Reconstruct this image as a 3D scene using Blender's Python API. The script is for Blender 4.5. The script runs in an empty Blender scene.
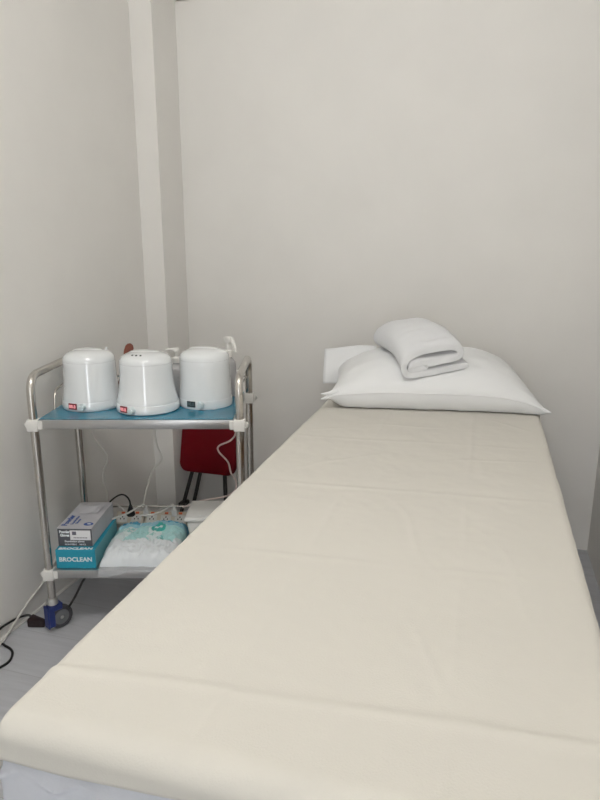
import bpy, bmesh, math, random
from mathutils import Vector, Matrix, noise
random.seed(4)
S = bpy.context.scene
COL = S.collection
PI = math.pi
rad = math.radians

# ------------------------------------------------------------------ camera
H = 1.32
YAW = rad(16.83)
PITCH = rad(13.6)
cd = bpy.data.cameras.new('camera'); cam = bpy.data.objects.new('camera', cd); COL.objects.link(cam)
cam.location = (0, 0, H); cam.rotation_euler = (PI/2-PITCH, 0, YAW)
cd.sensor_fit = 'VERTICAL'; cd.sensor_height = 24; cd.lens = 620/800*24; cd.clip_start = .02
S.camera = cam
S.view_settings.view_transform = 'Standard'; S.view_settings.look = 'None'
S.view_settings.gamma = 1; S.view_settings.use_curve_mapping = False
S.view_settings.exposure = 0.02

# ------------------------------------------------------------------ world and lights
w = bpy.data.worlds.new('world'); S.world = w; w.use_nodes = True
w.node_tree.nodes['Background'].inputs[0].default_value = (.9, .95, 1, 1)
w.node_tree.nodes['Background'].inputs[1].default_value = .6
def area(name, loc, rot, sx, sy, power, color):
    l = bpy.data.lights.new(name, 'AREA'); l.shape = 'RECTANGLE'; l.size = sx; l.size_y = sy
    l.energy = power; l.color = color
    o = bpy.data.objects.new(name, l); COL.objects.link(o); o.location = loc; o.rotation_euler = rot
    return o
area('doorway_light', (.145, -1.74, 1.10), (PI/2, 0, 0), .34, 1.9, 16, (.93, .96, 1))

# ------------------------------------------------------------------ materials
def mat(name, col, rough=.6, metal=0, bump=0, bscale=50, var=0, vscale=3, spec=.5, emit=0, trans=0, sheen=0, coat=0, alpha=1, detail=4, sss=0):
    m = bpy.data.materials.new(name); m.use_nodes = True
    nt = m.node_tree; b = nt.nodes['Principled BSDF']
    b.inputs['Base Color'].default_value = (*col, 1)
    b.inputs['Roughness'].default_value = rough; b.inputs['Metallic'].default_value = metal
    b.inputs['Specular IOR Level'].default_value = spec
    b.inputs['Transmission Weight'].default_value = trans
    b.inputs['Sheen Weight'].default_value = sheen
    b.inputs['Coat Weight'].default_value = coat
    b.inputs['Alpha'].default_value = alpha
    if emit:
        b.inputs['Emission Color'].default_value = (*col, 1); b.inputs['Emission Strength'].default_value = emit
    tc = nt.nodes.new('ShaderNodeTexCoord')
    if bump:
        n = nt.nodes.new('ShaderNodeTexNoise'); n.inputs['Scale'].default_value = bscale; n.inputs['Detail'].default_value = detail
        nt.links.new(tc.outputs['Object'], n.inputs['Vector'])
        bp = nt.nodes.new('ShaderNodeBump'); bp.inputs['Strength'].default_value = bump; bp.inputs['Distance'].default_value = .005
        nt.links.new(n.outputs['Fac'], bp.inputs['Height']); nt.links.new(bp.outputs['Normal'], b.inputs['Normal'])
    if var:
        n = nt.nodes.new('ShaderNodeTexNoise'); n.inputs['Scale'].default_value = vscale; n.inputs['Detail'].default_value = 5
        nt.links.new(tc.outputs['Object'], n.inputs['Vector'])
        r = nt.nodes.new('ShaderNodeValToRGB')
        r.color_ramp.elements[0].position = .3; r.color_ramp.elements[1].position = .7
        r.color_ramp.elements[0].color = (*[c*(1-var) for c in col], 1)
        r.color_ramp.elements[1].color = (*[min(1, c*(1+var)) for c in col], 1)
        nt.links.new(n.outputs['Fac'], r.inputs['Fac']); nt.links.new(r.outputs['Color'], b.inputs['Base Color'])
    return m
M = dict(
    wall=mat('painted_wall', (.79, .775, .745), .75, bump=.12, bscale=9, var=.018, vscale=4, spec=.2),
    ceil=mat('ceiling_paint', (.80, .79, .76), .85),
    sheet=mat('cream_cotton', (.635, .612, .558), .9, bump=.12, bscale=350, var=.012, vscale=3, spec=.1, sheen=.15),
    cover=mat('white_nonwoven', (.60, .615, .66), .85, bump=.15, bscale=260, spec=.1),
    pillow=mat('white_pillowcase', (.83, .84, .85), .9, bump=.15, bscale=22, spec=.1, sheen=.1),
    towel=mat('white_terry', (.85, .86, .88), .95, bump=.9, bscale=330, spec=.05, sheen=.4, detail=2),
    vinyl=mat('brown_vinyl', (.32, .22, .15), .5, bump=.1, bscale=120),
    wood=mat('bed_wood', (.35, .22, .12), .5, var=.15, vscale=8),
    steel=mat('stainless_steel', (.60, .575, .54), .24, 1, bump=.03, bscale=60),
    tray=mat('brushed_steel', (.50, .50, .50), .34, 1, bump=.05, bscale=80),
    film=mat('blue_film', (.010, .17, .27), .25, var=.18, vscale=7, coat=.2),
    clamp=mat('white_plastic_clamp', (.78, .77, .74), .45),
    plastic=mat('glossy_white_plastic', (.77, .795, .81), .10, coat=1, spec=.5),
    knob=mat('pale_knob', (.56, .64, .66), .3),
    hole=mat('vent_dark', (.02, .02, .02), .8),
    red_led=mat('red_display', (.22, .012, .02), .3),
    dark_lcd=mat('dark_display', (.03, .045, .05), .3),
    seg_red=mat('lit_segments', (1, .40, .42), .4, emit=.3),
    seg_dim=mat('dim_segments', (.09, .13, .14), .5),
    cord_w=mat('white_cord', (.72, .70, .66), .5),
    cord_p=mat('pinkish_cord', (.72, .60, .57), .5),
    black=mat('black_plastic', (.012, .011, .011), .45),
    blackrub=mat('black_cord', (.01, .01, .01), .5),
    maroon=mat('dark_adapter', (.018, .007, .009), .4),
    red=mat('red_vinyl', (.12, .002, .006), .6, bump=.1, bscale=120, var=.1, vscale=12),
    teal=mat('teal_card', (.015, .30, .43), .5, var=.03, vscale=8),
    tealpale=mat('pale_teal_card', (.16, .42, .47), .5),
    grey=mat('grey_card', (.085, .09, .105), .55),
    paleg=mat('pale_grey_card', (.50, .50, .53), .5, var=.08, vscale=14),
    paper=mat('white_label', (.8, .8, .82), .6),
    ink=mat('blue_ink', (.03, .08, .30), .5),
    whiteink=mat('white_ink', (.80, .85, .87), .5),
    blackink=mat('grey_ink', (.12, .12, .16), .5),
    strip=mat('cream_plastic', (.70, .64, .54), .4),
    orange=mat('orange_switch', (.75, .17, .07), .35),
    box=mat('milky_plastic', (.78, .78, .76), .35),
    wheel=mat('grey_rubber', (.055, .055, .06), .6),
    hub=mat('grey_hub', (.15, .155, .165), .45),
    blue=mat('blue_fork', (.015, .03, .16), .4),
    zinc=mat('zinc', (.65, .65, .63), .3, 1),
    bottle=mat('milky_bottle', (.62, .62, .63), .25, trans=.35),
    spatw=mat('red_brown_wood', (.17, .045, .025), .5, var=.15, vscale=30),
    beige=mat('beige_metal', (.33, .28, .22), .6),
    lamp=mat('lamp_tube', (1, .975, .935), .5, emit=112),
)
def floor_mat():
    m = mat('grey_vinyl_planks', (.33, .34, .36), .42, spec=.4)
    nt = m.node_tree; b = nt.nodes['Principled BSDF']
    tc = nt.nodes.new('ShaderNodeTexCoord'); mp = nt.nodes.new('ShaderNodeMapping')
    mp.inputs['Rotation'].default_value = (0, 0, 0); mp.inputs['Location'].default_value = (.33, .006, 0)
    nt.links.new(tc.outputs['Object'], mp.inputs['Vector'])
    br = nt.nodes.new('ShaderNodeTexBrick')
    br.inputs['Scale'].default_value = 1; br.inputs['Brick Width'].default_value = .92; br.inputs['Row Height'].default_value = .2
    br.inputs['Mortar Size'].default_value = .0012; br.inputs['Mortar Smooth'].default_value = .3
    br.inputs['Color1'].default_value = (.54, .55, .58, 1); br.inputs['Color2'].default_value = (.50, .51, .54, 1)
    br.inputs['Mortar'].default_value = (.40, .40, .42, 1)
    nt.links.new(mp.outputs['Vector'], br.inputs['Vector'])
    mp2 = nt.nodes.new('ShaderNodeMapping'); mp2.inputs['Scale'].default_value = (2, 26, 2)
    nt.links.new(tc.outputs['Object'], mp2.inputs['Vector'])
    n = nt.nodes.new('ShaderNodeTexNoise'); n.inputs['Scale'].default_value = 2.5; n.inputs['Detail'].default_value = 6
    nt.links.new(mp2.outputs['Vector'], n.inputs['Vector'])
    r = nt.nodes.new('ShaderNodeValToRGB'); r.color_ramp.elements[0].color = (.82, .82, .82, 1); r.color_ramp.elements[1].color = (1.15, 1.15, 1.15, 1)
    nt.links.new(n.outputs['Fac'], r.inputs['Fac'])
    mx = nt.nodes.new('ShaderNodeMixRGB'); mx.blend_type = 'MULTIPLY'; mx.inputs[0].default_value = 1
    nt.links.new(br.outputs['Color'], mx.inputs[1]); nt.links.new(r.outputs['Color'], mx.inputs[2])
    nt.links.new(mx.outputs[0], b.inputs['Base Color'])
    return m
M['red'].node_tree.nodes['Principled BSDF'].inputs['Specular IOR Level'].default_value = .12
M['floor'] = floor_mat()
def print_mat():
    m = mat('printed_plastic_film', (.8, .82, .84), .28, coat=.3)
    a = m.node_tree.nodes.new('ShaderNodeAttribute'); a.attribute_name = 'print'
    m.node_tree.links.new(a.outputs['Color'], m.node_tree.nodes['Principled BSDF'].inputs['Base Color'])
    return m
M['print'] = print_mat()
M['clearfilm'] = mat('clear_wrap', (.85, .87, .9), .2, alpha=.45)

# ------------------------------------------------------------------ helpers
def tag(o, label=None, cat=None, group=None, kind=None):
    if label: o['label'] = label
    if cat: o['category'] = cat
    if group: o['group'] = group
    if kind: o['kind'] = kind
    return o
MW = {}
def thing(name, label, cat, loc=(0, 0, 0), rz=0, group=None):
    o = bpy.data.objects.new(name, None); COL.objects.link(o); o.empty_display_size = .05
    o.location = loc; o.rotation_euler = (0, 0, rz); MW[o] = Matrix.Translation(loc) @ Matrix.Rotation(rz, 4, 'Z')
    return tag(o, label, cat, group)
def obj(name, bm, m, parent=None, smooth=True, world=False, angle=40):
    me = bpy.data.meshes.new(name)
    base = parent
    while base is not None and base not in MW: base = base.parent
    if world and base is not None: bm.transform(MW[base].inverted())
    bmesh.ops.recalc_face_normals(bm, faces=bm.faces)
    bm.to_mesh(me); bm.free()
    o = bpy.data.objects.new(name, me); COL.objects.link(o)
    if m: me.materials.append(M[m] if isinstance(m, str) else m)
    if smooth:
        for p in me.polygons: p.use_smooth = True
        try: me.set_sharp_from_angle(angle=rad(angle))
        except Exception: pass
    if parent is not None: o.parent = parent
    return o
NB = bmesh.new
def box(bm, x0, x1, y0, y1, z0, z1, bev=0, seg=2, mx=None):
    r = bmesh.ops.create_cube(bm, size=1)
    for v in r['verts']:
        v.co = Vector(((x0+x1)/2+v.co.x*(x1-x0), (y0+y1)/2+v.co.y*(y1-y0), (z0+z1)/2+v.co.z*(z1-z0)))
    vs = r['verts']
    if bev:
        es = list({e for v in vs for e in v.link_edges})
        rr = bmesh.ops.bevel(bm, geom=es, offset=bev, segments=seg, affect='EDGES', profile=.5)
        vs = list({v for f in rr['faces'] for v in f.verts} | {v for v in vs if v.is_valid})
    if mx is not None:
        for v in vs: v.co = mx @ v.co
    return bm
def catmull(pts, n=8):
    P = [Vector(p) for p in pts]; Q = [P[0]*2-P[1]]+P+[P[-1]*2-P[-2]]; out = []
    for i in range(1, len(Q)-2):
        for k in range(n):
            t = k/n; a, b, c, d = Q[i-1], Q[i], Q[i+1], Q[i+2]
            out.append(.5*((2*b)+(c-a)*t+(2*a-5*b+4*c-d)*t*t+(3*b-a-3*c+d)*t**3))
    out.append(P[-1]); return out
def tube(bm, pts, r, seg=12, smooth=0, cap=True):
    P = catmull(pts, smooth) if smooth else [Vector(p) for p in pts]
    rs = r if isinstance(r, (list, tuple)) else [r]*len(P)
    up = None; rings = []
    for i, p in enumerate(P):
        d = (P[min(i+1, len(P)-1)]-P[max(i-1, 0)]).normalized()
        if up is None:
            up = Vector((0, 0, 1)) if abs(d.z) < .9 else Vector((1, 0, 0))
        s = d.cross(up).normalized(); up = s.cross(d).normalized()
        rings.append([bm.verts.new(p+(s*math.cos(a)+up*math.sin(a))*rs[i]) for a in [2*PI*k/seg for k in range(seg)]])
    for A, B in zip(rings, rings[1:]):
        for k in range(seg): bm.faces.new((A[k], A[(k+1) % seg], B[(k+1) % seg], B[k]))
    if cap: bm.faces.new(rings[0]); bm.faces.new(rings[-1][::-1])
    return bm
def lathe(bm, prof, seg=40, mx=None, sx=1, sy=1):
    rings = []
    for r, z in prof:
        if r < 1e-6: v = Vector((0, 0, z)); rings.append([bm.verts.new(mx @ v if mx else v)])
        else:
            L = []
            for k in range(seg):
                a = 2*PI*k/seg; v = Vector((r*math.cos(a)*sx, r*math.sin(a)*sy, z)); L.append(bm.verts.new(mx @ v if mx else v))
            rings.append(L)
    for A, B in zip(rings, rings[1:]):
        if len(A) == 1 and len(B) == 1: continue
        for k in range(seg):
            k2 = (k+1) % seg
            if len(A) == 1: bm.faces.new((A[0], B[k2], B[k]))
            elif len(B) == 1: bm.faces.new((A[k], A[k2], B[0]))
            else: bm.faces.new((A[k], A[k2], B[k2], B[k]))
    if len(rings[0]) > 1: bm.faces.new(rings[0])
    if len(rings[-1]) > 1: bm.faces.new(rings[-1])
    return bm
def grid(bm, nu, nv, fn):
    V = [[bm.verts.new(fn(i/nu, j/nv)) for j in range(nv+1)] for i in range(nu+1)]
    for i in range(nu):
        for j in range(nv): bm.faces.new((V[i][j], V[i+1][j], V[i+1][j+1], V[i][j+1]))
    return V
def fold(a, b, n=8):   # rounded corner path helper
    return [a.lerp(b, k/n) for k in range(n+1)]
def roundpath(pts, r, n=6):
    P = [Vector(p) for p in pts]; out = [P[0]]
    for i in range(1, len(P)-1):
        a = (P[i-1]-P[i]).normalized(); b = (P[i+1]-P[i]).normalized()
        s, e = P[i]+a*r, P[i]+b*r
        for k in range(n+1):
            t = k/n; out.append(s*(1-t)**2+P[i]*2*t*(1-t)+e*t*t)
    out.append(P[-1]); return out
def text(name, body, size, mx, m, parent, bold=0, sx=1):
    c = bpy.data.curves.new(name, 'FONT'); c.body = body; c.size = size; c.extrude = .0003; c.offset = bold
    c.align_x = 'CENTER'; c.align_y = 'CENTER'; c.resolution_u = 3
    c.materials.append(M[m])
    t = bpy.data.objects.new(name+'_source', c); COL.objects.link(t)
    dg = bpy.context.evaluated_depsgraph_get(); me = bpy.data.meshes.new_from_object(t.evaluated_get(dg))
    bpy.data.objects.remove(t); me.transform(mx @ Matrix.Scale(sx, 4, (1, 0, 0)))
    me.name = name
    o = bpy.data.objects.new(name, me); COL.objects.link(o); o.parent = parent
    return o
def nz(x, y, z=0, s=1): return noise.noise(Vector((x*s, y*s, z*s)))
def T(a, b, z=0): # trolley frame (facing the camera) to world
    return Vector((a*math.cos(YAW)-b*math.sin(YAW), a*math.sin(YAW)+b*math.cos(YAW), z))

# ------------------------------------------------------------------ room
XL, XR, YB, YF, ZC = -1.55, .50, 2.83, -1.65, 2.70
def struct(name, bm, m, parent=None, smooth=False):
    o = obj(name, bm, m, parent, smooth=smooth)
    if parent is None: o['kind'] = 'structure'
    return o
struct('floor', box(NB(), XL-.1, XR+.1, YF-.1, YB+.1, -.1, 0), 'floor')
struct('ceiling', box(NB(), XL-.1, XR+.1, YF-.1, YB+.1, ZC, ZC+.1), 'ceil')
struct('wall_left', box(NB(), XL-.1, XL, YF-.1, YB+.1, 0, ZC), 'wall')
struct('wall_right', box(NB(), XR, XR+.1, YF-.1, YB+.1, 0, ZC), 'wall')
struct('wall_back', box(NB(), XL, XR, YB, YB+.1, 0, ZC), 'wall')
bm = NB(); box(bm, XL, -.55, YF-.1, YF, 0, ZC); box(bm, .35, XR, YF-.1, YF, 0, ZC); box(bm, -.55, .35, YF-.1, YF, 2.1, ZC)
struct('wall_front', bm, 'wall')
bm = NB(); box(bm, -.55, -.51, YF-.09, YF+.02, 0, 2.1); box(bm, .31, .35, YF-.09, YF+.02, 0, 2.1); box(bm, -.51, .31, YF-.09, YF+.02, 2.06, 2.1)
struct('trim_2', bm, 'wall')
struct('added_doorway_mask', box(NB(), -.509, -.02, YF-.07, YF-.03, .01, 2.058, .003), 'ceil')  # unseen leaf, added to narrow the doorway light to a thin streak
struct('wall_column', box(NB(), XL, -1.443, 2.612, YB, 0, ZC, ), 'wall')
struct('trim_1', tube(NB(), [(XL+.002, YF, .002), (XL+.002, 2.61, .002)], .006, 8), 'ceil', smooth=True)
t = thing('ceiling_light', 'white batten with a bare glowing tube fixed on the ceiling above the bed', 'lamp', (-.45, .60, ZC))
obj('lamp_body', box(NB(), -.62, .62, -.022, .022, -.040, -.0005, .004), 'plastic', t)
for s_ in (-1, 1): obj('lamp_holder', box(NB(), s_*.60-.012, s_*.60+.012, -.018, .018, -.088, -.0405, .004), 'plastic', t)
obj('glowing_tube', lathe(NB(), [(0, -.586), (.017, -.586), (.017, .586), (0, .586)], 24, Matrix.Translation((0, 0, -.068)) @ Matrix.Rotation(PI/2, 4, 'Y')), 'lamp', t)
tag(obj('junction_box', box(NB(), -1.432, -1.345, YB-.035, YB-.0005, 2.405, 2.50, .004), 'beige'),
    'small beige box high on the back wall beside the corner column', 'box')

# ------------------------------------------------------------------ massage bed
BT = .738                                     # mattress top
t = thing('massage_bed', 'narrow massage bed with brown padding standing lengthwise against the back wall', 'bed', (-.187, 1.60, 0))
def bed_mattress():
    bm = NB(); box(bm, -.372, .372, -1.044, 1.03, BT-.10, BT, .018, 4)
    return bm
obj('mattress', bed_mattress(), 'vinyl', t)
obj('bed_frame', box(NB(), -.36, .36, -1.03, 1.02, BT-.19, BT-.101, .006), 'wood', t)
for sx in (-1, 1):
    for y in (-.85, 0, .9):
        obj('leg', box(NB(), sx*.31-.03, sx*.31+.03, y-.03, y+.03, 0, BT-.191, .004), 'wood', t)
obj('leg_brace', box(NB(), -.28, .28, -.865, -.835, .14, .20, .003), 'wood', t)
obj('leg_brace', box(NB(), -.28, .28, .885, .915, .14, .20, .003), 'wood', t)

# white crinkled protective cover: over the top and gathered down the foot end
def cover_pt(u, v):
    kx = min(1, max(0, (v*1.55-.40)/.05)); x = -.187 + (u-.5)*(.762-.05*kx)
    Y0 = .555; s = v*1.55; top = BT+.006; R = .016; drop = .42
    hang = drop
    L = s
    if L < hang:                                   # hanging face, from the bottom up
        z = top-R-(hang-L); y = Y0-R
        k = min(1, max(0, (hang-L-.015)/.05))
        g = .0045*math.sin(x*52+2.2*nz(x, z, 1, 6))+.004*nz(x, z, 3, 16)+.0035*nz(x, z, 5, 40)
        # stitched scallops of the elastic gather
        zc = .655+.020*abs(math.sin((x+.565)*PI/.085))-.012*(x+.5)
        g += -.007*math.exp(-((z-zc)/.006)**2) - .006*math.exp(-((z-zc+.055)/.007)**2)
        flare = .028*max(0, (hang-L)/hang)
        y -= flare*.5+.009*k
        y += g*k*.8
        return Vector((x, min(y, Y0-R-.001*k), z))
    L -= hang
    if L < R*PI/2:
        a = L/R; return Vector((x, Y0-R*math.cos(a), top-R+R*math.sin(a)))
    return Vector((x, Y0+L-R*PI/2, top))
bm = NB(); grid(bm, 170, 360, cover_pt)
o = obj('protective_cover', bm, 'cover')
tag(o, 'bluish white crinkled cover gathered at the foot of the bed under the cream sheet', 'bed cover')
sm = o.modifiers.new('thickness', 'SOLIDIFY'); sm.thickness = .0012; sm.offset = 0

# cream sheet
SZ = .750
FOLDS_Y = [(.66, 2.6), (1.05, .9), (1.42, 1.1), (1.83, .8)]
FOLDS_X = [(-.02, .6), (-.31, .3)]
def sheet_pt(u, v):
    yy = .40+v*(2.60-.40)
    tt = (yy-.53)/1.67
    cx = -.180-.012*tt; hw = .381+.012*tt+.004*nz(yy, 0, 4, 3.5)*min(1, max(0, (yy-.8)/.3))
    q = (u-.5)*2*(hw+.075)                        # arc coordinate across
    skew = .085*max(0, (cx+q+.46))
    yy = .474+skew*(1-v)+v*(2.60-.474)
    def edge(s, R):                               # s: distance inside the outer plane measured along the cloth
        s2 = s-R+R*PI/2
        if s2 >= R*PI/2: return s, 0
        if s2 >= 0:
            a = s2/R; return R-R*math.cos(a), R-R*math.sin(a)
        return 0, R-s2
    sx = hw-abs(q); ex, dx = edge(sx+.004, .018)
    sy = yy-.526; ey, dy = edge(sy+.004, .034)
    sgn = 1 if q > 0 else -1
    fx, fy = 1, 1
    X = cx+sgn*(hw-ex); Y = .526+ey
    drop = math.sqrt(dx*dx+dy*dy)
    # cloth relief
    wob = .0016*nz(X, Y, 2, 5)+.0012*nz(X, Y, 7, 13)+.0005*nz(X, Y, 9, 40)
    for fyy, a in FOLDS_Y:
        yl = fyy+.085*(X+.2)+.010*nz(X, 0, fyy*9, 4)
        d = Y-yl; m_ = .6+.8*nz(X, fyy, 4, 5)
        wob += a*max(0, m_)*(.0019*math.exp(-(d/.009)**2)-.0008*math.exp(-((d-.02)/.02)**2))
    for fxx, a in FOLDS_X:
        d = X-(fxx+.006*nz(Y, 0, 1, 3)-.01*(Y-1.5)); m_ = .5+1.0*nz(Y, fxx, 8, 3)
        wob += a*max(0, m_)*.0024*math.exp(-(d/.007)**2)
    # diagonal pulls
    for (px, py, ang, ln, a) in [(-.35, 1.62, .9, .16, 1), (-.12, 1.2, -1.1, .12, .9), (.05, 1.72, .4, .14, .8), (-.42, .95, 1.2, .12, .7),
                                 (.08, 1.05, 1.9, .13, .8), (-.25, 2.0, .3, .12, .9), (-.05, .80, 2.2, .07, .8), (-.30, .60, 1.75, .06, .9), (-.48, 1.9, .7, .10, .8), (.10, 2.1, -.5, .1, .8)]:
        c, s = math.cos(ang), math.sin(ang); p = (X-px)*c+(Y-py)*s; n_ = -(X-px)*s+(Y-py)*c+.02*math.sin(p*14)
        wob += a*.0018*math.exp(-(n_/.007)**2)*math.exp(-(p/ln)**2)
    side = min(1, dx/.03); foot = min(1, dy/.03)
    X += sgn*side*(.006*nz(Y, dx, 3, 4)+.003*nz(Y, 0, 5, 14)+.004)
    Y -= foot*(.004*nz(X, 0, 3, 6)+.003)
    return Vector((X, Y, SZ-drop+max(wob, -.003)*(1-min(1, drop/.02))))
bm = NB(); grid(bm, 190, 430, sheet_pt)
o = obj('bed_sheet', bm, 'sheet', angle=80)
tag(o, 'cream cotton sheet spread over the massage bed and folded down at its edges', 'sheet')
sm = o.modifiers.new('thickness', 'SOLIDIFY'); sm.thickness = .0016; sm.offset = -1

# ------------------------------------------------------------------ pillow
PZ = .7535
PC = Vector((-.198, 2.432, 0)); PR = rad(9)
PLX, PLY = .387, .235
def pil_xy(u, v):
    x = PLX*u*(1-.05*(1-v*v)); y = PLY*v*(1-.03*(1-u*u))
    return x, y
def pil_seam(u, v):
    s = .014+.052*(1-abs(u)**4)
    if v > 0: s += .02*v
    if u < 0: s += .034*abs(u)**5
    return PZ+s
def pil_top(u, v):
    a = max(0, 1-abs(u)**3.2); b = max(0, 1-abs(v)**2.4)
    k = (a**.60)*(b**.55)
    return pil_seam(u, v)+.122*k*(1+.10*v)
def pillow_world(x, y):
    dx, dy = x-PC.x, y-PC.y; c, s = math.cos(-PR), math.sin(-PR)
    return (dx*c-dy*s)/(PLX*.98), (dx*s+dy*c)/(PLY*.985)
t = thing('pillow', 'plump white pillow lying at the head of the bed under the folded towel', 'pillow', (PC.x, PC.y, PZ), PR)
bm = NB()
N1, N2 = 110, 70
def prm(k): return math.sin((k*2-1)*PI/2*.999)/math.sin(PI/2*.999)
def ptop(i, j):
    u, v = prm(i), prm(j); x, y = pil_xy(u, v)
    z = pil_top(u, v)-PZ
    e = (1-abs(u)**6)*(1-abs(v)**6)
    z += e*(.006*nz(u, v, 3, 3)+.0030*nz(u, v, 1, 7))
    z += (1-e)*0
    # small gathers running in from the two short seams and corners
    z += .0022*math.sin(v*26+3*nz(u, v, 2, 3))*max(0, abs(u)-.62)/.38*(1-abs(u)**8)
    return Vector((x, y, z))
def pbot(i, j):
    u, v = prm(i), prm(j); x, y = pil_xy(u, v)
    k = (max(0, 1-abs(u)**5))**.5*(max(0, 1-abs(v)**7))**.5
    sea = pil_seam(u, v)-PZ
    z = sea-.085*k*(1+.3*nz(u, v, 6, 6)*(1-k)); return Vector((x, y, max(z, .0015)))
grid(bm, N1, N2, ptop); grid(bm, N1, N2, lambda i, j: pbot(i, j))
bmesh.ops.remove_doubles(bm, verts=bm.verts, dist=.0004)
pil = obj('pillowcase', bm, 'pillow', t, angle=75)
# seam piping along the rim
pts = []
for k in range(121):
    a = 2*PI*k/120; c, s = math.cos(a), math.sin(a)
    m_ = max(abs(c), abs(s)); u, v = c/m_, s/m_
    x, y = pil_xy(u, v); pts.append(Vector((x, y, pil_seam(u, v)-PZ)))
obj('seam', tube(NB(), pts, .0022, 6, 0, False), 'pillow', pil)
# loose open end of the case standing up behind on the left
bm = NB()
def flap(i, j):
    x = -.22-.222*i; z = .010+(.158-.014*i)*j+.004*math.sin(i*5)*j
    y = .165+.055*j+.006*math.sin(j*5+i*4)
    return Vector((x, y, z))
grid(bm, 16, 16, flap)
o = obj('case_flap', bm, 'pillow', t); sm = o.modifiers.new('thickness', 'SOLIDIFY'); sm.thickness = .004
for sx, sz in ((1, 0), (-1, .004), (-1, -.006)):
    bm = NB()
    x, y = pil_xy(sx, -1)
    p0 = Vector((x, y, pil_seam(sx, -1)-PZ+sz))
    tube(bm, [p0+Vector((-sx*.035, .020, .012)), p0+Vector((-sx*.008, .006, .003)), p0+Vector((sx*(.010 if sx > 0 else .022), -.008, .001+sz))], [.014, .009, .002], 8)
    obj('corner_ear', bm, 'pillow', t)

# ------------------------------------------------------------------ folded towel on the pillow
TR = rad(23)
T0 = Vector((-.178, 2.232))                       # middle of the near end
def towel_ground(x, y):
    m_ = 0
    u, v = pillow_world(x, y)
    u = max(-.97, min(.97, u)); v = max(-.97, min(.97, v))
    return pil_top(u, v)
wd = Vector((math.cos(TR), math.sin(TR))); ld = Vector((-math.sin(TR)-.16, math.cos(TR))).normalized()
sec = [(.125, .012), (.06, .010), (-.04, .010), (-.085, .013), (-.104, .028), (-.106, .050), (-.090, .070), (-.05, .082), (.02, .086), (.075, .080),
       (.100, .066), (.102, .052), (.085, .043), (.03, .041), (-.03, .042), (-.062, .048), (-.078, .043), (-.080, .033), (-.068, .0275), (-.045, .0285), (-.028, .030)]
path = catmull([(a*.98, 0, .012+(b-.010)*1.22) for a, b in sec], 4)
hth = .0108
outl = []
for i, p in enumerate(path):
    d = (path[min(i+1, len(path)-1)]-path[max(i-1, 0)]).normalized(); n_ = Vector((-d.z, 0, d.x))
    outl.append((p, n_))
A = [p+n_*hth for p, n_ in outl]; B = [p-n_*hth for p, n_ in outl]
endc = outl[-1][0]; d = (path[-1]-path[-2]).normalized()
cap = [endc+d*hth*math.sin(a)+outl[-1][1]*hth*math.cos(a) for a in (PI*.25, PI*.5, PI*.75)]
d0 = (path[0]-path[1]).normalized()
cap0 = [path[0]+d0*hth*math.sin(a)-outl[0][1]*hth*math.cos(a) for a in (PI*.25, PI*.5, PI*.75)]
loop = A+cap+B[::-1]+cap0
root = thing('folded_towel', 'thick white towel folded over in layers and lying on the pillow', 'towel', (T0.x, T0.y, towel_ground(T0.x, T0.y)))
NL = 40; LEN = .315
bm = NB(); rings = []
gl = [towel_ground(*(T0+ld*(LEN*k/NL))) for k in range(NL+1)]
for k in range(NL+1):
    f = k/NL; L = LEN*f; ring = []
    e = min(1, max(0, (min(f, 1-f))/.06)); sc = .90+.10*math.sqrt(1-(1-e)**2)
    for p in loop:
        wx = p.x*(1-.10*f); hh = .045+(p.z-.045)*sc
        if p.z > .06: hh += .006*math.sin(f*3.1)+.004*nz(wx, f, 1, 12)
        hh = hh*(1-.15*max(0, f-.7)/.3)
        # crease pinched into the top layer near the front
        hh -= .007*math.exp(-((f-.10-(.5*(wx-.02)))/.03)**2)*(1 if p.z > .07 and -.03 < wx < .09 else 0)
        xy = T0+ld*L+wd*wx
        g = towel_ground(xy.x, xy.y)
        g = .50*g+.50*gl[k]
        gg = max(g, towel_ground(xy.x, xy.y))
        z = gg+max(hh, .0015)
        ring.append(bm.verts.new(Vector((xy.x, xy.y, z))+Vector((0, 0, .0012*nz(xy.x, xy.y, z, 60)))))
    rings.append(ring)
n_ = len(loop)
for Aa, Bb in zip(rings, rings[1:]):
    for k in range(n_): bm.faces.new((Aa[k], Aa[(k+1) % n_], Bb[(k+1) % n_], Bb[k]))
def capstrip(ring, flip):
    la = len(A)
    # faces between matching points on either side of the strip
    Bm = [ring[la+3+(la-1-i)] for i in range(la)]
    for i in range(la-1):
        q = (ring[i], ring[i+1], Bm[i+1], Bm[i]); bm.faces.new(q if flip else q[::-1])
    bm.faces.new([ring[la-1], ring[la], ring[la+1], ring[la+2], Bm[la-1]])
    bm.faces.new([Bm[0]]+[ring[-3], ring[-2], ring[-1]]+[ring[0]])
capstrip(rings[0], True); capstrip(rings[-1], False)
for v in bm.verts: pass
obj('towel_cloth', bm, 'towel', root, world=True, angle=60)

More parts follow.
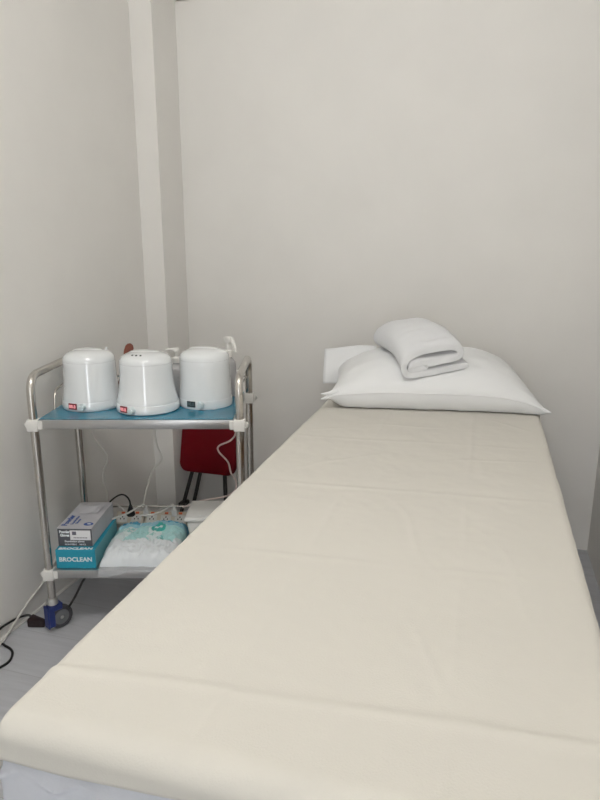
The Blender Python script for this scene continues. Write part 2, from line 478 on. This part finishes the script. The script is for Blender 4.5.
# ------------------------------------------------------------------ trolley
AL, AR, BF, BB = -.876, -.1985, 1.965, 2.352
ST, SB = .782, .241                               # shelf tops
tr = thing('service_trolley', 'two-tier stainless steel service trolley on castors standing in the corner beside the bed', 'trolley', T((AL+AR)/2, (BF+BB)/2, 0), YAW)
def LT(a, b, z=0): return Vector((a-(AL+AR)/2, b-(BF+BB)/2, z))
PRd = .0135
for a in (AL, AR):
    p = roundpath([LT(a, BF, .128), LT(a, BF, .922), LT(a, BB, .922), LT(a, BB, .128)], .062, 8)
    obj('tube_frame', tube(NB(), p, PRd, 16), 'steel', tr)
for st in (ST, SB):
    bm = NB(); x0, x1 = AL+.016, AR-.016; y0, y1 = BF-.012, BB+.010
    p0 = LT(x0, y0); p1 = LT(x1, y1)
    box(bm, p0.x, p1.x, p0.y, p1.y, st-.034, st-.0015, .004, 2)
    s = obj('shelf', bm, 'tray', tr, angle=30)
    if st == ST:
        obj('blue_film', box(NB(), p0.x+.005, p1.x-.005, p0.y+.004, p1.y-.005, st-.0014, st), 'film', s, smooth=False)['label'] = 'glossy blue protective film'
    # guard rail
    bm = NB(); zr = st+.066
    if st == ST:
        pts = roundpath([LT(AL+.006, 2.085, st), LT(AL+.006, 2.10, zr), LT(AL+.006, BB-.004, zr), LT(AR-.006, BB-.004, zr), LT(AR-.006, 2.10, zr), LT(AR-.006, 2.085, st)], .03, 6)
        pts = [p+Vector((.018*(1 if p.x < 0 else -1), 0, 0)) if p.y < LT(0, 2.3).y else p for p in pts]
    else:
        pts = [LT(AL, BB-.004, zr), LT(AR, BB-.004, zr)]
    obj('guard_rail', tube(bm, pts, .0038, 8), 'steel', tr)
    for a in (AL, AR):
        for b in (BF, BB):
            sg = 1 if a == AL else -1; bm = NB(); c = LT(a, b, st-.0215)
            box(bm, c.x-.019, c.x+.019, c.y-.019, c.y+.019, c.z-.020, c.z+.020, .005, 2)
            box(bm, min(c.x, c.x+sg*.034), max(c.x, c.x+sg*.034), c.y-.014, c.y+.012, c.z-.014, c.z+.017, .003, 1)
            box(bm, min(c.x-sg*.019, c.x-sg*.027), max(c.x-sg*.019, c.x-sg*.027), c.y-.008, c.y+.008, c.z-.010, c.z+.010, .003, 1)
            cl = obj('clamp', bm, 'clamp', tr); cl['label'] = 'white plastic corner clamp'
            obj('screw', lathe(NB(), [(0, 0), (.005, 0), (.006, .002), (.004, .004), (0, .004)], 12, Matrix.Translation((c.x-sg*.027, c.y, c.z)) @ Matrix.Rotation(-sg*PI/2, 4, 'Y')), 'zinc', cl)
def caster(a, b, ang):
    c = LT(a, b); R = Matrix.Translation((c.x, c.y, 0)) @ Matrix.Rotation(ang, 4, 'Z')
    st_ = obj('caster', lathe(NB(), [(0, .150), (.0105, .150), (.0105, .128), (.017, .126), (.019, .118), (.019, .104), (.013, .101), (0, .101)], 20, R), 'zinc', tr)
    bm = NB()   # fork: top plate, two cheeks and a front shield
    box(bm, -.016, .016, -.018, .030, .092, .101, .003, 1, R)
    for s in (-1, 1):
        box(bm, s*.014-.0020, s*.014+.0020, -.022, .028, .078, .096, .002, 1, R)
        box(bm, s*.014-.0020, s*.014+.0020, -.022, -.002, .020, .080, .002, 1, R)
    box(bm, -.016, .016, -.028, -.0222, .016, .100, .002, 1, R)
    obj('fork', bm, 'blue', st_)
    Wm = R @ Matrix.Translation((0, .024, .0425)) @ Matrix.Rotation(PI/2, 4, 'Y')
    obj('wheel', lathe(NB(), [(0, -.008), (.028, -.009), (.036, -.0105), (.0425, -.007), (.0425, .007), (.036, .0105), (.028, .009), (0, .008)], 30, Wm), 'wheel', st_)
    obj('axle_bolt', lathe(NB(), [(0, -.0135), (.005, -.0135), (.0065, -.0116), (.0065, .0116), (.005, .0135), (0, .0135)], 16, Wm), 'zinc', st_)
    obj('wheel_hub', lathe(NB(), [(0, -.0115), (.007, -.0115), (.009, -.0098), (.028, -.0093), (.028, .0093), (.009, .0098), (.007, .0115), (0, .0115)], 24, Wm), 'hub', st_)
caster(AL, BF, rad(-42)); caster(AR, BF, rad(35)); caster(AL, BB, rad(200)); caster(AR, BB, rad(160))

# ------------------------------------------------------------------ wax warmers
def warmer(a, b, RB, hs, tilt, label, lit, holes=False, nub=False, txt='', lid_rot=0):
    loc = T(a, b, ST+.0005)
    t = thing('wax_warmer', label, 'wax warmer', loc, YAW+rad(tilt), 'wax warmers on the trolley top')
    k = RB/.105
    prof = [(0, 0), (.101, 0), (.105, .004), (.1055, .012), (.1045, .028), (.1035, .0305), (.1020, .0313), (.1020, .0322), (.1022, .034),
            (.0998, .045), (.0973, .057), (.0948, .072), (.0925, .090), (.0907, .110), (.0895, .130), (.0888, .150), (.0886, .1645), (.0880, .1662), (0, .1663)]
    mm = (RB-.0885)/.0165
    prof = [(.0885+(r-.0885)*mm if r > .0885 else r, z) for r, z in prof]
    body = obj('body', lathe(NB(), [(r, z*hs) for r, z in prof], 72), 'plastic', t, angle=35)
    lp = [(0, .1664), (.0878, .1664), (.0885, .1676), (.0880, .173), (.0862, .180), (.0825, .1865), (.076, .1925), (.066, .1978), (.053, .2020), (.038, .2048), (.022, .2064), (0, .2070)]
    lid = obj('lid', lathe(NB(), [(r, z*hs) for r, z in lp], 72), 'plastic', t, angle=35)
    bm = NB()
    hp = [(0, -.012), (.060, -.012), (.056, -.0035), (.048, .0005), (.036, .0030), (.018, .0044), (0, .0048)]
    lathe(bm, hp, 48, Matrix.Rotation(rad(lid_rot), 4, 'Z') @ Matrix.Translation((-.004, .004, .2045*hs)), 1.0, .60)
    obj('lid_handle', bm, 'plastic', lid)
    if holes:
        bm = NB()
        for q in (-1, 0, 1):
            th = rad(10)+q*.24
            r = .063; p = Vector((math.sin(th)*r, -math.cos(th)*r, .1990*hs))
            lathe(bm, [(0, -.002), (.0034, -.002), (.0034, .0016), (0, .0016)], 12, Matrix.Translation(p) @ Matrix.Rotation(th, 4, 'Z') @ Matrix.Rotation(rad(26), 4, 'X'))
        obj('vent_holes', bm, 'hole', lid)
    if nub:
        obj('lid_tip', lathe(NB(), [(.004, 0), (.005, .008), (.004, .014), (0, .015)], 12, Matrix.Translation((.045, .045, .192*hs))), 'plastic', lid)
    # raised control housing with display and knob
    th = -.175
    def front(xl, z, r): return Matrix.Rotation(xl/(.105*k), 4, 'Z') @ Matrix.Translation((0, -r, z))
    Md = front(-.020, .019*hs, .1050*k+.0005)
    bm = NB(); box(bm, -.0165, .0165, -.0015, .003, -.0105, .0105, .001, 1, Md)
    d = obj('display', bm, 'red_led' if lit else 'dark_lcd', body, smooth=False)
    if lit: d['label'] = 'lit red digital display'
    else: d['label'] = 'unlit dark digital display'
    text('digits', txt, .0155, Md @ Matrix.Translation((0, -.0019, 0)) @ Matrix.Rotation(PI/2, 4, 'X'), 'seg_red' if lit else 'seg_dim', d, .0004, 1.05)
    Mk = front(.0165, .0185*hs, .1050*k-.002) @ Matrix.Rotation(PI/2, 4, 'X')
    kn = obj('knob', lathe(NB(), [(0, 0), (.0125, 0), (.0125, .004), (.0105, .006), (.0100, .018), (.0085, .0200), (0, .0202)], 28, Mk), 'knob', t)
    return t, loc
w1, l1 = warmer(-.738, 2.142, .1005, .985, -10, 'white wax warmer nearest the left wall, with a small tip on its lid', True, nub=True, txt='88.8')
w2, l2 = warmer(-.529, 2.098, .1075, .985, -24, 'white wax warmer in the middle with three vent holes in its lid', True, holes=True, txt='88.8', lid_rot=15)
w3, l3 = warmer(-.338, 2.168, .0945, .99, -12, 'white wax warmer nearest the bed with an unlit dark display', False, txt='88.8')
def cord(parent, pts, r, m, plug=True, name='power_cord'):
    P = [T(*p) for p in pts]
    o = obj(name, tube(NB(), P, r, 8, 8), m, parent, world=True)
    return o
STRIP_Z = SB+.040
def back_run(a, dz=0): return [(a, 2.300, ST+.016), (a-.01, 2.340, ST+.007), (a-.012, 2.3685, ST-.004), (a-.012, 2.3695, .72)]
cord(w1, [(-.738, 2.236, ST+.030), (-.76, 2.27, ST+.022)]+back_run(-.80)+[(-.827, 2.368, 0.624), (-.814, 2.368, 0.583), (-.786, 2.368, 0.541), (-.772, 2.368, 0.507), (-.792, 2.368, 0.456), (-.799, 2.368, 0.413), (-.786, 2.368, 0.37), (-.784, 2.366, 0.344), (-.775, 2.340, .330), (-.735, 2.325, .322), (-.700, 2.316, .300)], .0036, 'cord_w')
cord(w2, [(-.529, 2.200, ST+.030), (-.53, 2.25, ST+.022)]+back_run(-.55)+[(-.577, 2.368, 0.624), (-.572, 2.368, 0.562), (-.558, 2.368, 0.52), (-.56, 2.368, 0.494), (-.594, 2.368, 0.456), (-.618, 2.366, 0.392), (-.630, 2.35, 0.340), (-.634, 2.33, 0.312)], .0036, 'cord_w')
cord(w3, [(-.338, 2.258, ST+.030), (-.31, 2.28, ST+.022)]+back_run(-.245)+[(-.254, 2.368, 0.624), (-.275, 2.368, 0.583), (-.324, 2.368, 0.558), (-.325, 2.368, 0.533), (-.29, 2.368, 0.49), (-.279, 2.368, 0.443), (-.26, 2.368, 0.409), (-.265, 2.35, .372), (-.31, 2.33, .355), (-.40, 2.325, .340), (-.47, 2.318, .315)], .0036, 'cord_p')

# bottles and spatula behind the warmers
def rooted(name, label, cat, a, b, rz=0, z=ST+.0005, group=None): return thing(name, label, cat, T(a, b, z), YAW+rz, group)
t = rooted('pump_bottle', 'milky pump bottle standing between the middle and right wax warmers', 'bottle', -.462, 2.292)
bt = obj('bottle_body', lathe(NB(), [(0, 0), (.030, 0), (.033, .004), (.033, .040), (.0325, .042), (.0335, .048), (.0335, .088), (.032, .092), (.032, .098), (.027, .112), (.017, .120), (.014, .123), (.014, .132), (0, .132)], 36), 'bottle', t)
bm = NB(); lathe(bm, [(0, .128), (.016, .128), (.0165, .146), (.012, .149), (.0055, .151), (.0055, .170), (.013, .171), (.013, .180), (.011, .183), (0, .183)], 24)
tube(bm, [(-.005, 0, .177), (-.028, 0, .178), (-.040, 0, .174)], [.005, .0042, .003], 10)
obj('pump_head', bm, 'clamp', t)
t = rooted('spray_bottle', 'milky spray bottle behind the right wax warmer, its white trigger turned right', 'bottle', -.268, 2.302, rad(-48))
obj('bottle_body', lathe(NB(), [(0, 0), (.025, 0), (.027, .004), (.027, .112), (.025, .128), (.017, .140), (.013, .143), (.013, .152), (0, .152)], 32), 'bottle', t)
bm = NB(); lathe(bm, [(0, .148), (.0155, .148), (.0155, .172), (.010, .176), (.0095, .202), (0, .202)], 24)
box(bm, -.014, .020, -.010, .010, .200, .224, .004, 2)
tube(bm, [(-.012, 0, .214), (-.024, 0, .215)], .0055, 12)
h = obj('spray_head', bm, 'clamp', t)
bm = NB(); tube(bm, [(.012, 0, .218), (.022, 0, .219), (.032, 0, .204), (.042, 0, .184), (.045, 0, .172)], [.0055, .0075, .0072, .006, .004], 10, 0)
obj('trigger', bm, 'clamp', h)
t = rooted('wooden_spatula', 'reddish brown wooden spatula leaning up behind the left and middle wax warmers', 'spatula', -.700, 2.302)
bm = NB()
Ms = Matrix.Translation((0, 0, .004)) @ Matrix.Rotation(rad(19), 4, 'Y')
Vs = []
prof = [(0, .003), (.01, .005), (.10, .005), (.128, .007), (.146, .012), (.172, .0165), (.192, .0155), (.201, .010), (.205, .003)]
for z, hw in prof:
    Vs.append([bm.verts.new(Ms @ Vector((c*hw, s*.0025, z))) for c, s in ((-1, -.6), (-.7, -1), (.7, -1), (1, -.6), (1, .6), (.7, 1), (-.7, 1), (-1, .6))])
for A_, B_ in zip(Vs, Vs[1:]):
    for k in range(8): bm.faces.new((A_[k], A_[(k+1) % 8], B_[(k+1) % 8], B_[k]))
bm.faces.new(Vs[0]); bm.faces.new(Vs[-1])
obj('spatula_blade', bm, 'spatw', t)

# ------------------------------------------------------------------ lower shelf
Z0 = SB-.0010
def bxl(x0, x1, y0, y1, z0, z1, b=.0012): return box(NB(), x0, x1, y0, y1, z0, z1, b, 1)
# teal carton
t = rooted('glove_box', 'teal cardboard box lettered BROCLEAN, bottom of the two stacked boxes', 'box', -.7805, 1.966+.13, 0, Z0, 'boxes stacked on the lower shelf')
W_, D_, H_ = .0685, .130, .070
c = obj('carton', bxl(-W_, W_, -D_, D_, 0, H_), 'teal', t, False)
obj('side_panel', box(NB(), W_+.0001, W_+.0009, -D_+.003, D_-.003, .002, H_-.002), 'tealpale', c, False)['label'] = 'paler teal side panel'
FR = Matrix.Rotation(PI/2, 4, 'X')
text('lettering', 'BROCLEAN', .0225, Matrix.Translation((0, -D_-.0006, .033)) @ FR, 'whiteink', c, .0006, 1.0)
# row of small white letters on the front part of the top
TOPM = Matrix.Translation((0, -D_+.009, H_+.0004))
text('top_lettering', 'BROCLEAN', .020, Matrix.Translation((0, -D_+.0085, H_+.0006)), 'whiteink', c, .001, 1.15)
# grey carton
t2 = rooted('glove_box', 'grey and pale cardboard box with a white sticker, topmost of the two stacked boxes', 'box', -.7830, 1.985+.122, rad(-1.5), Z0+H_+.0012, 'boxes stacked on the lower shelf')
W2, D2, H2 = .060, .116, .066
c = obj('carton', bxl(-W2, W2, -D2, D2, 0, H2), 'grey', t2, False)
obj('top_panel', bxl(-W2-.001, W2+.001, -D2-.001, D2, H2+.0001, H2+.0016, .0004), 'paleg', c, False)['label'] = 'pale grey printed top'
sp = obj('side_panel', box(NB(), W2+.0001, W2+.0009, -D2+.002, D2-.002, .002, H2-.001), 'paleg', c, False); sp['label'] = 'pale grey side'
st_ = obj('sticker', box(NB(), -.016, .056, -D2-.0009, -D2-.0001, .024, .060), 'paper', c, False); st_['label'] = 'white sticker with small print'
for k, (x, z, n) in enumerate([(-.034, .054, 'Powder'), (-.034, .041, 'Gloves')]):
    text('lettering', n, .0135, Matrix.Translation((x-.001, -D2-.0006, z)) @ FR, 'whiteink', c, .0006, .85)
text('lettering', 'Examination gloves', .0095, Matrix.Translation((-.002, -D2-.0006, .0185)) @ FR, 'whiteink', c, .0002, .95)
text('lettering', 'NON STERILE     100 PCS', .0075, Matrix.Translation((0, -D2-.0006, .007)) @ FR, 'whiteink', c, .0001, .9)
bm = NB()
for k in range(9): box(bm, -.004+.0055*k, -.0005+.0055*k, -D2-.0014, -D2-.0009, .031, .0345)
obj('small_print', bm, 'blackink', st_, False)
obj('printed_square', box(NB(), -.008, .006, -D2-.0014, -D2-.0009, .043, .056), 'blackink', st_, False)
Rq = Matrix.Rotation(rad(90), 4, 'Z')
text('blue_lettering', 'Powder', .028, Matrix.Translation((-.043, -.052, H2+.002)) @ Rq, 'ink', c, .001, 1.0)
text('blue_lettering', 'Examination', .014, Matrix.Translation((-.020, -.050, H2+.002)) @ Rq, 'ink', c, .0002, 1.0)
text('blue_lettering', 'Gloves', .014, Matrix.Translation((-.006, -.060, H2+.002)) @ Rq, 'ink', c, .0002, 1.0)
bm = NB(); lathe(bm, [(0, 0), (.017, 0), (.017, .0006), (0, .0006)], 30, Matrix.Translation((.038, -.080, H2+.0017)), 1, .75)
em = obj('oval_emblem', bm, 'ink', c, False)
bm = NB(); lathe(bm, [(0, 0), (.007, 0), (.007, .0004), (0, .0004)], 20, Matrix.Translation((.040, -.080, H2+.0024)), 1, .5)
obj('emblem_mark', bm, 'whiteink', em, False)
# crumpled plastic liner sticking out of the top slot
def liner(i, j):
    x = .003+.045*(i-.5)*2*(.8+.2*j); y = .055+.10*(j-.5)+.006*nz(i, j, 1, 7)
    return Vector((x, y, H2+.0025+.006*abs(nz(i, j, 3, 5))+.004*math.sin(j*PI)))
bm = NB(); grid(bm, 14, 14, liner); obj('glove_opening', bm, 'paleg', t2)

# plastic pack of pads with teal print
def pack(name, label, a0, a1, b0, b1, h, printed, seed, z0=Z0, hc=(0, 0)):
    t = rooted(name, label, 'pack', (a0+a1)/2, (b0+b1)/2, 0, z0)
    A_, B_ = (a1-a0)/2, (b1-b0)/2; bm = NB(); lay = bm.verts.layers.float_color.new('print')
    N, K = 110, 90
    def top(i, j):
        u, v = i*2-1, j*2-1
        e = (max(0, 1-abs(u)**6)*max(0, 1-abs(v)**5))**.40
        z = h*e*(1+.22*nz(u, v, seed, 1.6))+e*(.010*nz(u, v, seed+3, 4)+.008*abs(nz(u, v, seed+5, 9)))
        z += e*.006*(1-abs(nz(u, v, seed+9, 6)))**6
        x = A_*u+.006*nz(v, u, seed, 3); y = B_*v+.005*nz(u, v, seed+1, 4)
        return Vector((x, y, max(z, 0)+.001))
    V = grid(bm, N, K, top)
    W = grid(bm, N, K, lambda i, j: Vector((A_*(i*2-1)*.985+.006*nz(j*2-1, i*2-1, seed, 3), B_*(j*2-1)*.985, .0006)))
    def pc(i, j):
        if not printed: return (.74, .76, .79)
        u, v = i/N*2-1, j/K*2-1
        white = (.76, .80, .83); teal = (.05, .42, .38); blue = (.05, .32, .50); pale = (.30, .58, .68)
        c = white
        if v > .66+.08*nz(u, 0, 2, 4): c = blue if not (-.35 < u < .25 and v < .86) else white
        elif v > .42: c = pale
        elif v > -.38+.1*nz(u, 3, 1, 3): c = (.42, .70, .70) if nz(u, v, 4, 2.2) > -.05 else (.70, .80, .81)
        def el(cu, cv, ru, rv): return math.hypot((u-cu)/ru, (v-cv)/rv)
        e1 = el(.28, .28, .20, .17)
        if e1 < 1: c = teal if e1 > .55 or abs((v-.28)) > .03 else white
        e2 = el(.42, -.22, .11, .12)
        if .65 < e2 < 1: c = (.16, .50, .50)
        if abs(v-.30) < .055 and -.75 < u < .02 and nz(u, v, 8, 13) > -.12: c = (.30, .62, .60)
        if abs(v-.02+.15*u) < .04 and -.7 < u < .25 and nz(u, v, 8, 16) > -.05: c = (.32, .63, .60)
        if v < -.52: c = white
        return c
    for i in range(N+1):
        for j in range(K+1):
            V[i][j][lay] = (*pc(i, j), 1); W[i][j][lay] = (.74, .76, .79, 1)
    obj('wrapped_pad', bm, 'print', t, angle=70)
    return t, A_, B_
t, A_, B_ = pack('plastic_pack', 'crinkled plastic pack printed in teal lying beside the stacked boxes', -.703, -.435, 1.972, 2.262, .056, True, 2.3)
# loose wrapper edge hanging over the shelf lip
def wrap(i, j):
    x = -A_+.002+i*.20; s = j*.045
    if s < .018: y, z = -B_+.004-s*1.4, .0022
    else: y, z = -B_-.021-.001-.003*math.sin(i*9), .0022-(s-.018)*(.55+.35*math.sin(i*5+1))
    return Vector((x, y-.0015*nz(i, j, 2, 6), z))
bm = NB(); grid(bm, 30, 12, wrap); obj('wrapper_edge', bm, 'clearfilm', t)

# power strips
def strip(a, b, rz, nsock, label):
    t = rooted('power_strip', label, 'power strip', a, b, rz, Z0+.018, 'power strips on the lower shelf'); t.rotation_euler = (rad(38), 0, YAW+rz); MW[t] = Matrix.Translation(t.location) @ t.rotation_euler.to_matrix().to_4x4()
    hw = .028*nsock
    body = obj('strip_body', box(NB(), -hw, hw, -.028, .028, 0, .036, .004, 2), 'strip', t)
    for k in range(nsock):
        x = -hw+.028+.056*k
        f = obj('socket', box(NB(), x-.020, x+.020, -.022, .010, .0361, .0375, .001, 1), 'clamp', t)
        bm = NB()
        for q, w_, y in ((-.007, .0018, -.008), (.007, .0018, -.008), (0, .002, .001)): box(bm, x+q-w_, x+q+w_, y-.003, y+.003, .0376, .0380)
        obj('socket_slots', bm, 'hole', f, False)
        obj('switch', box(NB(), x-.007, x+.007, .014, .022, .0361, .041, .001, 1), 'orange', t)['label'] = 'small orange switch'
    return t
strip(-.678, 2.312, 0, 2, 'cream power strip behind the teal printed pack, beside the stacked boxes')
strip(-.532, 2.308, rad(-2), 3, 'cream power strip behind the teal printed pack, beside the white lidded container')
def plug(loc, m, label, dir_=0):
    pass
# plugs
def make_plug(a, b, z, m, label, name='power_plug'):
    t = thing(name, label, 'plug', T(a, b, z), YAW)
    return t
t = thing('plug_cable', 'black cable with a flat plug arching into the cream power strip', 'cord', T(-.675, 2.300, Z0+.048), YAW)
bm = NB(); lathe(bm, [(0, 0), (.017, 0), (.018, .004), (.014, .020), (.009, .034), (.006, .046), (0, .047)], 20, None, 1, .75)
obj('plug', bm, 'black', t)
o = obj('cable', tube(NB(), [T(-.675, 2.300, Z0+.094), T(-.677, 2.300, Z0+.112), T(-.688, 2.300, Z0+.130), T(-.708, 2.30, Z0+.138), T(-.735, 2.295, Z0+.126), T(-.765, 2.29, Z0+.096), T(-.785, 2.285, Z0+.060), T(-.790, 2.285, Z0+.030), T(-.785, 2.285, Z0+.006)], .0034, 8, 8), 'blackrub', t, world=True)
for k, (a, lab) in enumerate([(-.612, 'white plug in the power strip behind the teal pack, cord looping forward left'), (-.500, 'white plug in the power strip nearest the white lidded container')]):
    t = thing('power_plug', lab, 'plug', T(a, 2.296, Z0+.048), YAW, 'white plugs in the power strips')
    bm = NB(); box(bm, -.011, .011, -.010, .010, 0, .030, .004, 2); lathe(bm, [(0, .028), (.007, .028), (.005, .044), (0, .044)], 14)
    obj('plug_body', bm, 'clamp', t)
    s = -1
    P = [T(a, 2.296, Z0+.090), T(a-.006, 2.288, Z0+.100), T(a-.025, 2.280, Z0+.094), T(a-.06, 2.245, Z0+.083), T(a-.105, 2.205, Z0+.078), T(a-.128, 2.185, Z0+.072)] if k == 0 else \
        [T(a, 2.296, Z0+.090), T(a-.006, 2.288, Z0+.100), T(a-.025, 2.280, Z0+.088), T(a-.06, 2.255, Z0+.078), T(a-.09, 2.245, Z0+.076), T(a-.12, 2.245, Z0+.076)]
    obj('cord', tube(NB(), P, .0036, 8, 8), 'cord_w', t, world=True)

# white lidded container
t = rooted('lidded_container', 'white plastic container with a lid on the lower shelf, half hidden by the bed', 'container', -.322, 2.232, 0, Z0)
def taper(bm, x, y, z0, z1, k, b):
    box(bm, -x, x, -y, y, z0, z1, b, 3)
    for v in bm.verts:
        f = 1-(z1-v.co.z)/(z1-z0)*k; v.co.x *= f; v.co.y *= f
    return bm
obj('tub', taper(NB(), .105, .078, 0, .086, .10, .012), 'box', t)
bm = NB(); box(bm, -.112, .112, -.084, .084, .087, .108, .008, 3)
l = obj('lid', bm, 'box', t); obj('lid_panel', box(NB(), -.098, .098, -.070, .070, .1082, .1095, .001, 1), 'box', l)

# ------------------------------------------------------------------ folded stool against the wall
t = thing('folding_stool', 'folded stool with a dark red padded seat and black legs leaning on the back wall', 'stool', (-1.275, 2.66, 0))
def stoolM(): return Matrix.Translation((-1.278, 2.640, .245)) @ Matrix.Rotation(rad(-14), 4, 'X')
bm = NB(); Mx = stoolM()
r_ = .045; hw, hh = .150, .155; outl = []
for cx_, cz_, a0 in ((hw-r_, 2*hh-r_, 0), (-hw+r_, 2*hh-r_, 90), (-hw+r_, r_, 180), (hw-r_, r_, 270)):
    for k in range(9):
        a = rad(a0+k*90/8); outl.append((cx_+r_*math.cos(a), cz_+r_*math.sin(a)))
def ring(sc, y):
    return [bm.verts.new(Mx @ Vector((x*sc, y, hh+(z-hh)*sc))) for x, z in outl]
RS = [ring(.93, -.016), ring(.98, -.013), ring(1, -.004), ring(1, .010), ring(.985, .016), ring(.95, .018)]
for A_, B_ in zip(RS, RS[1:]):
    for k in range(len(outl)): bm.faces.new((A_[k], A_[(k+1) % len(outl)], B_[(k+1) % len(outl)], B_[k]))
bm.faces.new(RS[0]); bm.faces.new(RS[-1])
obj('seat', bm, 'red', t, world=True)['label'] = 'dark red padded seat'
cx = -1.283
for s in (-1, 1):
    obj('leg', tube(NB(), [(cx+s*.070, 2.705, .40), (cx+s*.083, 2.675, .27), (cx+s*.128, 2.575, .008)], .0095, 12), 'black', t, world=True)
    obj('leg', tube(NB(), [(cx+s*.052, 2.755, .45), (cx+s*.060, 2.725, .27), (cx+s*.098, 2.650, .008)], .0095, 12), 'black', t, world=True)
    obj('foot', tube(NB(), [(cx+s*.129, 2.566, .0105), (cx+s*.101, 2.650, .0105)], .0105, 12), 'black', t, world=True)
    obj('brace', tube(NB(), [(cx+s*.088, 2.690, .30), (cx+s*.113, 2.615, .085)], .0022, 8), 'steel', t, world=True)
    obj('leg_bracket', box(NB(), cx+s*.116-.018, cx+s*.116+.018, 2.585, 2.640, .075, .095, .003, 1), 'black', t, world=True)

# ------------------------------------------------------------------ cables on the floor
t = thing('extension_socket', 'dark plug connector lying on the floor beside the blue castor, black cord attached', 'connector', (-1.486, 1.628, 0), rad(8))
bm = NB(); box(bm, -.026, .034, -.018, .018, .0008, .030, .005, 2)
for v in bm.verts:
    k = (v.co.x+.026)/.060; v.co.y *= 1.15-.55*k; v.co.z *= (1.15-.45*k)
obj('connector_body', bm, 'maroon', t)
P = [(-1.508, 1.630, .024), (-1.520, 1.632, .032), (-1.537, 1.612, .036), (-1.5445, 1.56, .042), (-1.5445, 1.51, .044), (-1.544, 1.45, .030), (-1.538, 1.38, .0045)]
obj('cord', tube(NB(), P, .0042, 8, 8), 'blackrub', t, world=True)
o = obj('floor_cable', tube(NB(), [(-1.535, 1.36, .0046), (-1.53, 1.485, .0046), (-1.500, 1.490, .0046), (-1.462, 1.475, .0046), (-1.438, 1.445, .0046), (-1.432, 1.415, .0046), (-1.448, 1.375, .0046), (-1.50, 1.30, .0046)], .0042, 8, 8), 'blackrub')
tag(o, 'black cable looping on the floor by the left wall', 'cable')
o = obj('wall_cable', tube(NB(), [T(-.70, 2.330, .050)]+[(-1.515, 2.02, .24), (-1.543, 1.86, .17), (-1.543, 1.76, .105), (-1.541, 1.66, .068), (-1.536, 1.57, .030), (-1.525, 1.49, .006), (-1.515, 1.36, .005)], .0040, 8, 8), 'cord_w')
tag(o, 'white cable slanting down the left wall behind the trolley to the floor', 'cable')
P = [T(-.74, BF+.16, .203), T(-.752, BF+.06, .196), T(-.768, 1.990, .182), T(-.799, 1.985, 0.124), T(-.823, 1.987, 0.085), T(-.842, 2.00, 0.060), T(-.850, 2.03, .028), T(-.862, 2.045, .012), T(-.885, 2.040, .008), T(-.905, 2.012, .014)]
o = obj('hanging_cable', tube(NB(), P, .0042, 8, 8), 'blackrub')
tag(o, 'black cable hanging from the lower shelf down to the blue castor', 'cable')
